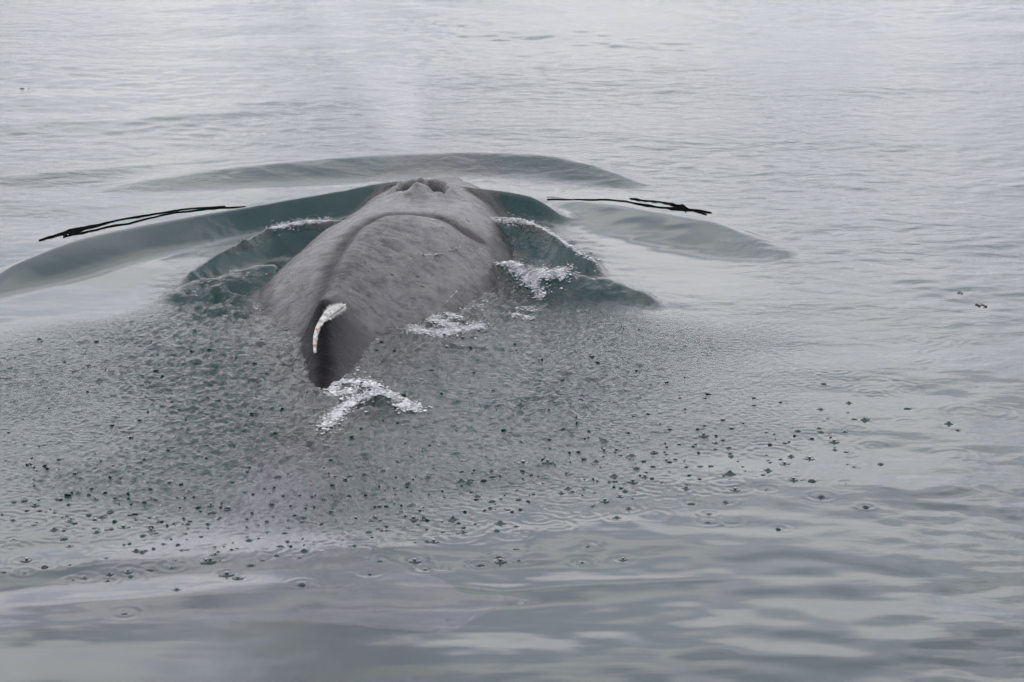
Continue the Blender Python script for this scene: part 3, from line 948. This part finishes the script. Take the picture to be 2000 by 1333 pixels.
# ------------------------------------------------------------------ dark reflections on the crests, built as solid black streaks
def streak(label, P, group=None):
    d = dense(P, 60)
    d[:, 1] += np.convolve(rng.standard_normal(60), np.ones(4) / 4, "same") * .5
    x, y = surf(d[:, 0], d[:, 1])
    # each streak lies flat: its breadth seen at a slant
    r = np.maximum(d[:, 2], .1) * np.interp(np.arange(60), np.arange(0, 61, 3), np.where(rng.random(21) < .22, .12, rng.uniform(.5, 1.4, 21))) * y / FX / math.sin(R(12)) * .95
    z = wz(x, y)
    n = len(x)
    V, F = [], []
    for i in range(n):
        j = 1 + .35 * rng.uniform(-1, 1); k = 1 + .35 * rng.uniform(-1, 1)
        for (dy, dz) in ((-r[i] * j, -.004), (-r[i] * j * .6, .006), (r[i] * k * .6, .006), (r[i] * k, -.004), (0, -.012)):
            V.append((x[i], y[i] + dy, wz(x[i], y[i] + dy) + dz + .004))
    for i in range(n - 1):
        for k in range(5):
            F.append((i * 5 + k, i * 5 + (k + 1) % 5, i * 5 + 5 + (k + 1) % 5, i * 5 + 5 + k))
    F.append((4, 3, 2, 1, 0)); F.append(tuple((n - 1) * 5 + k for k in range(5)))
    o = mesh_obj("reflection_streak", V, F, M_reflection, smooth_shade=False)
    return tag(o, label, "kelp", group)  # not weed: the streak stands in for a dark reflection


G = "black streaks standing in for dark reflections on the wave crests"
streak("thick black ragged reflection strand on the crest far left of the whale", [(76, 471, .8), (92, 466, 4.5), (115, 459, 8.5), (140, 452, 9), (165, 447, 5.5), (190, 442, 3.5), (205, 437, 3), (240, 429, 1.6), (280, 423, 1.6), (310, 418, .6), (350, 411, .5), (400, 406, .35), (440, 404, .2)], G)
streak("thin black reflection strand under the thick one left of the whale", [(125, 463, 3), (160, 456, 2), (200, 447, 1), (225, 441, 1.2), (250, 438, .8), (300, 425, .5), (340, 417, .5), (400, 410, .6), (460, 406, .6), (480, 405, .3)], G)
streak("long thin black reflection strand on the crest right of the whale's head", [(1068, 391, .25), (1120, 391, .4), (1180, 391, .5), (1220, 394, .4), (1250, 400, 1.4), (1290, 406, 3.5), (1330, 410, 3.5), (1360, 412, 2), (1390, 417, 1)], G)
streak("short thick black reflection strand at the right end of the right hand crest", [(1230, 389, 1), (1250, 392, 2.5), (1290, 396, 2), (1320, 402, 5), (1335, 407, 7), (1350, 411, 2.5), (1380, 420, 1)], G)
for u, v, sz, lab in [(1912, 598, .02, "dark scrap of flotsam on calm water far right of the whale"), (1873, 573, .013, "smaller dark scrap of flotsam beyond the larger one at right"), (45, 174, .02, "dark scrap of flotsam on the rippled water at upper left")]:
    x, y = surf(u, v)
    P = [(x + rng.normal(0, sz * 1.5), y + rng.normal(0, sz * 2)) for _ in range(5)] + [(x, y)] * 2
    o = blobs("floating_debris", P, [sz * rng.uniform(.4, .9) for _ in P], M_debris, .5, .3)
    tag(o, lab, "debris")

# ------------------------------------------------------------------ drops striking the water
def splash_material():
    m, t, out = new_mat("splash_water")
    p = N(t, "ShaderNodeBsdfPrincipled", inp={"Roughness": 0.08, "IOR": 1.333})
    co = N(t, "ShaderNodeTexCoord")
    n = N(t, "ShaderNodeTexNoise", inp={"Scale": 60.0})
    L(t, co.outputs["Object"], n.inputs["Vector"])
    r = ramp(t, [(0.3, (0.004, 0.014, 0.015)), (0.7, (0.008, 0.024, 0.025))])
    L(t, n.outputs["Fac"], r.inputs[0]); L(t, r.outputs[0], p.inputs["Base Color"])
    L(t, p.outputs[0], out.inputs["Surface"])
    return m


M_spl = splash_material()


def lathe_profile(kind):
    # a crater rim with a jet in the middle, or a plain bead
    if kind == 0:
        return [(.050, -.006), (.042, .005), (.033, .013), (.026, .010), (.018, .007), (.010, .012), (.008, .018), (.010, .022), (.001, .027)]
    if kind == 1:
        return [(.034, -.006), (.026, .005), (.018, .012), (.010, .017), (.001, .019)]
    return [(.056, -.006), (.040, .005), (.024, .012), (.012, .020), (.010, .026), (.001, .031)]


def lathe(prof, seg=10):
    V, F = [], []
    for r, z in prof:
        for k in range(seg):
            a = 2 * math.pi * k / seg
            j = 1 + .12 * math.sin(3 * a + z * 90)
            V.append((r * j * math.cos(a), r * j * math.sin(a), z))
    for i in range(len(prof) - 1):
        for k in range(seg):
            F.append((i * seg + k, i * seg + (k + 1) % seg, (i + 1) * seg + (k + 1) % seg, (i + 1) * seg + k))
    F.append(tuple((len(prof) - 1) * seg + k for k in range(seg)))
    return np.array(V), F


PROF = [lathe(lathe_profile(k)) for k in range(3)]
protos = []
for k in range(3):
    o = mesh_obj("water_splash", PROF[k][0], PROF[k][1], M_spl)
    bead_z = [.028, None, None][k]
    if bead_z:
        b = mesh_obj("bead", IV * np.array([.008, .008, .006]) + np.array([0, 0, bead_z]), IF, M_foam, o)
    protos.append(o)

G2 = "drops splashing at the edge of the spray patch"
k_used = [False] * 3
LABS = ["dark splash with white bead", "flat round dark drop mark", "pointed dark splash"]


def zone(u, v):
    low = np.interp(u, LOW[:, 0], LOW[:, 1])
    a = "beyond the patter's near edge" if v > low + 8 else "at the patter's near edge" if v > low - 55 else "deep inside the patter"
    b = "far left" if u < 230 else "left of the dorsal fin" if u < 540 else "below the dorsal fin" if u < 860 else "below the right flank" if u < 1180 else "right of the whale" if u < 1480 else "far right"
    return ", " + a + ", " + b


spots = list(SOLO)
while len(spots) < 250:
    u, v = rng.uniform(0, 1700), rng.uniform(700, 1085)
    low = np.interp(u, LOW[:, 0], LOW[:, 1])
    if v > low + 12 or (rng.random() > math.exp(-((v - low + 30) / 60) ** 2)):
        continue
    spots.append((u, v, int(rng.choice([0, 1, 1, 2]))))
for (u, v, k) in spots:
    x, y = surf(u, v)
    src = protos[k]
    if not k_used[k]:
        o = src; k_used[k] = True
    else:
        o = src.copy(); C.objects.link(o)
        for ch in src.children:
            c = ch.copy(); C.objects.link(c); c.parent = o
    o.location = (float(x), float(y), float(wz(x, y)) - .002)
    sc = rng.uniform(.4, 1.1)
    o.scale = (sc * rng.uniform(.9, 1.3), sc * rng.uniform(.9, 1.3), sc * rng.uniform(.5, .95))
    o.rotation_euler = (0, 0, rng.uniform(0, 6.28))
    tag(o, LABS[k] + zone(u, v), "splash", G2)

# the rest of the patter, past counting
P, S = [], []
while len(P) < 420:
    u, v = rng.uniform(-40, 1650), rng.uniform(640, 1080)
    low = np.interp(u, LOW[:, 0], LOW[:, 1])
    upp = np.interp(u, UPP[:, 0], UPP[:, 1])
    if v > low or v < upp + 40:
        continue
    if rng.random() > .18 + .9 * math.exp(-((v - low + 60) / 80) ** 2) - .5 * smooth((u - 1200) / 500):
        continue
    P.append([float(q) for q in surf(u, v, 3)]); S.append(rng.uniform(.006, .016))
o = blobs("spray_drops", P, S, M_spl, .6, .1)
tag(o, "patter of tiny dark drops striking the water behind the whale", "drops", kind="stuff")

# ------------------------------------------------------------------ the blow: thin mist drifting off the nostrils
def mist():
    m, t, out = new_mat("blow_mist")
    v = N(t, "ShaderNodeVolumePrincipled", inp={"Color": (0.97, 0.97, 0.97, 1), "Anisotropy": 0.2})
    co = N(t, "ShaderNodeTexCoord")
    n = N(t, "ShaderNodeTexNoise", inp={"Scale": 1.1, "Detail": 3.0, "Roughness": 0.6})
    L(t, co.outputs["Object"], n.inputs["Vector"])
    d = ramp(t, [(0.38, 0.0), (0.75, 1.0)])
    L(t, n.outputs["Fac"], d.inputs[0])
    sx = N(t, "ShaderNodeSeparateXYZ")
    L(t, co.outputs["Object"], sx.inputs[0])
    x0, y0 = (BH[0][0] + BH[1][0]) / 2, BH[0][1]
    k = math_n(t, "MAXIMUM", math_n(t, "MULTIPLY", math_n(t, "SUBTRACT", sx.outputs[2], .75), 1 / 5.25), 0.0)
    ax = math_n(t, "SUBTRACT", x0 - .15, math_n(t, "MULTIPLY", math_n(t, "POWER", k, .8), 1.1))
    rr = math_n(t, "ADD", math_n(t, "MULTIPLY", math_n(t, "POWER", k, .7), 1.35), .16)
    qx = math_n(t, "DIVIDE", math_n(t, "SUBTRACT", sx.outputs[0], ax), rr)
    qy = math_n(t, "DIVIDE", math_n(t, "SUBTRACT", math_n(t, "SUBTRACT", sx.outputs[1], y0), math_n(t, "MULTIPLY", k, .5)), rr)
    rad = math_n(t, "ADD", math_n(t, "MULTIPLY", qx, qx), math_n(t, "MULTIPLY", qy, qy))
    fall = math_n(t, "MAXIMUM", math_n(t, "SUBTRACT", 1.0, rad), 0.0)
    L(t, math_n(t, "MULTIPLY", math_n(t, "MULTIPLY", d.outputs[0], fall), MIST_D), v.inputs["Density"])
    L(t, v.outputs[0], out.inputs["Volume"])
    x0, y0 = (BH[0][0] + BH[1][0]) / 2, BH[0][1]
    V, F, seg = [], [], 20
    hs = np.linspace(.75, 6.0, 12)
    for z in hs:
        k = (z - .75) / 5.25
        r = .12 + 1.0 * k ** .7
        r *= 1.35
        for q in range(seg):
            a = 2 * math.pi * q / seg
            V.append((x0 - .15 - 1.1 * k ** .8 + r * math.cos(a) * (1 + .12 * math.sin(2 * a + 5 * k)), y0 + .5 * k + r * math.sin(a), z))
    for i in range(len(hs) - 1):
        for q in range(seg):
            F.append((i * seg + q, i * seg + (q + 1) % seg, (i + 1) * seg + (q + 1) % seg, (i + 1) * seg + q))
    F.append(tuple(range(seg))[::-1]); F.append(tuple((len(hs) - 1) * seg + q for q in range(seg)))
    o = mesh_obj("mist", V, F, m)
    tag(o, "thin pale column of blown mist drifting up from the whale's blowholes", "mist", kind="stuff")


MIST_D = 1.25
mist()
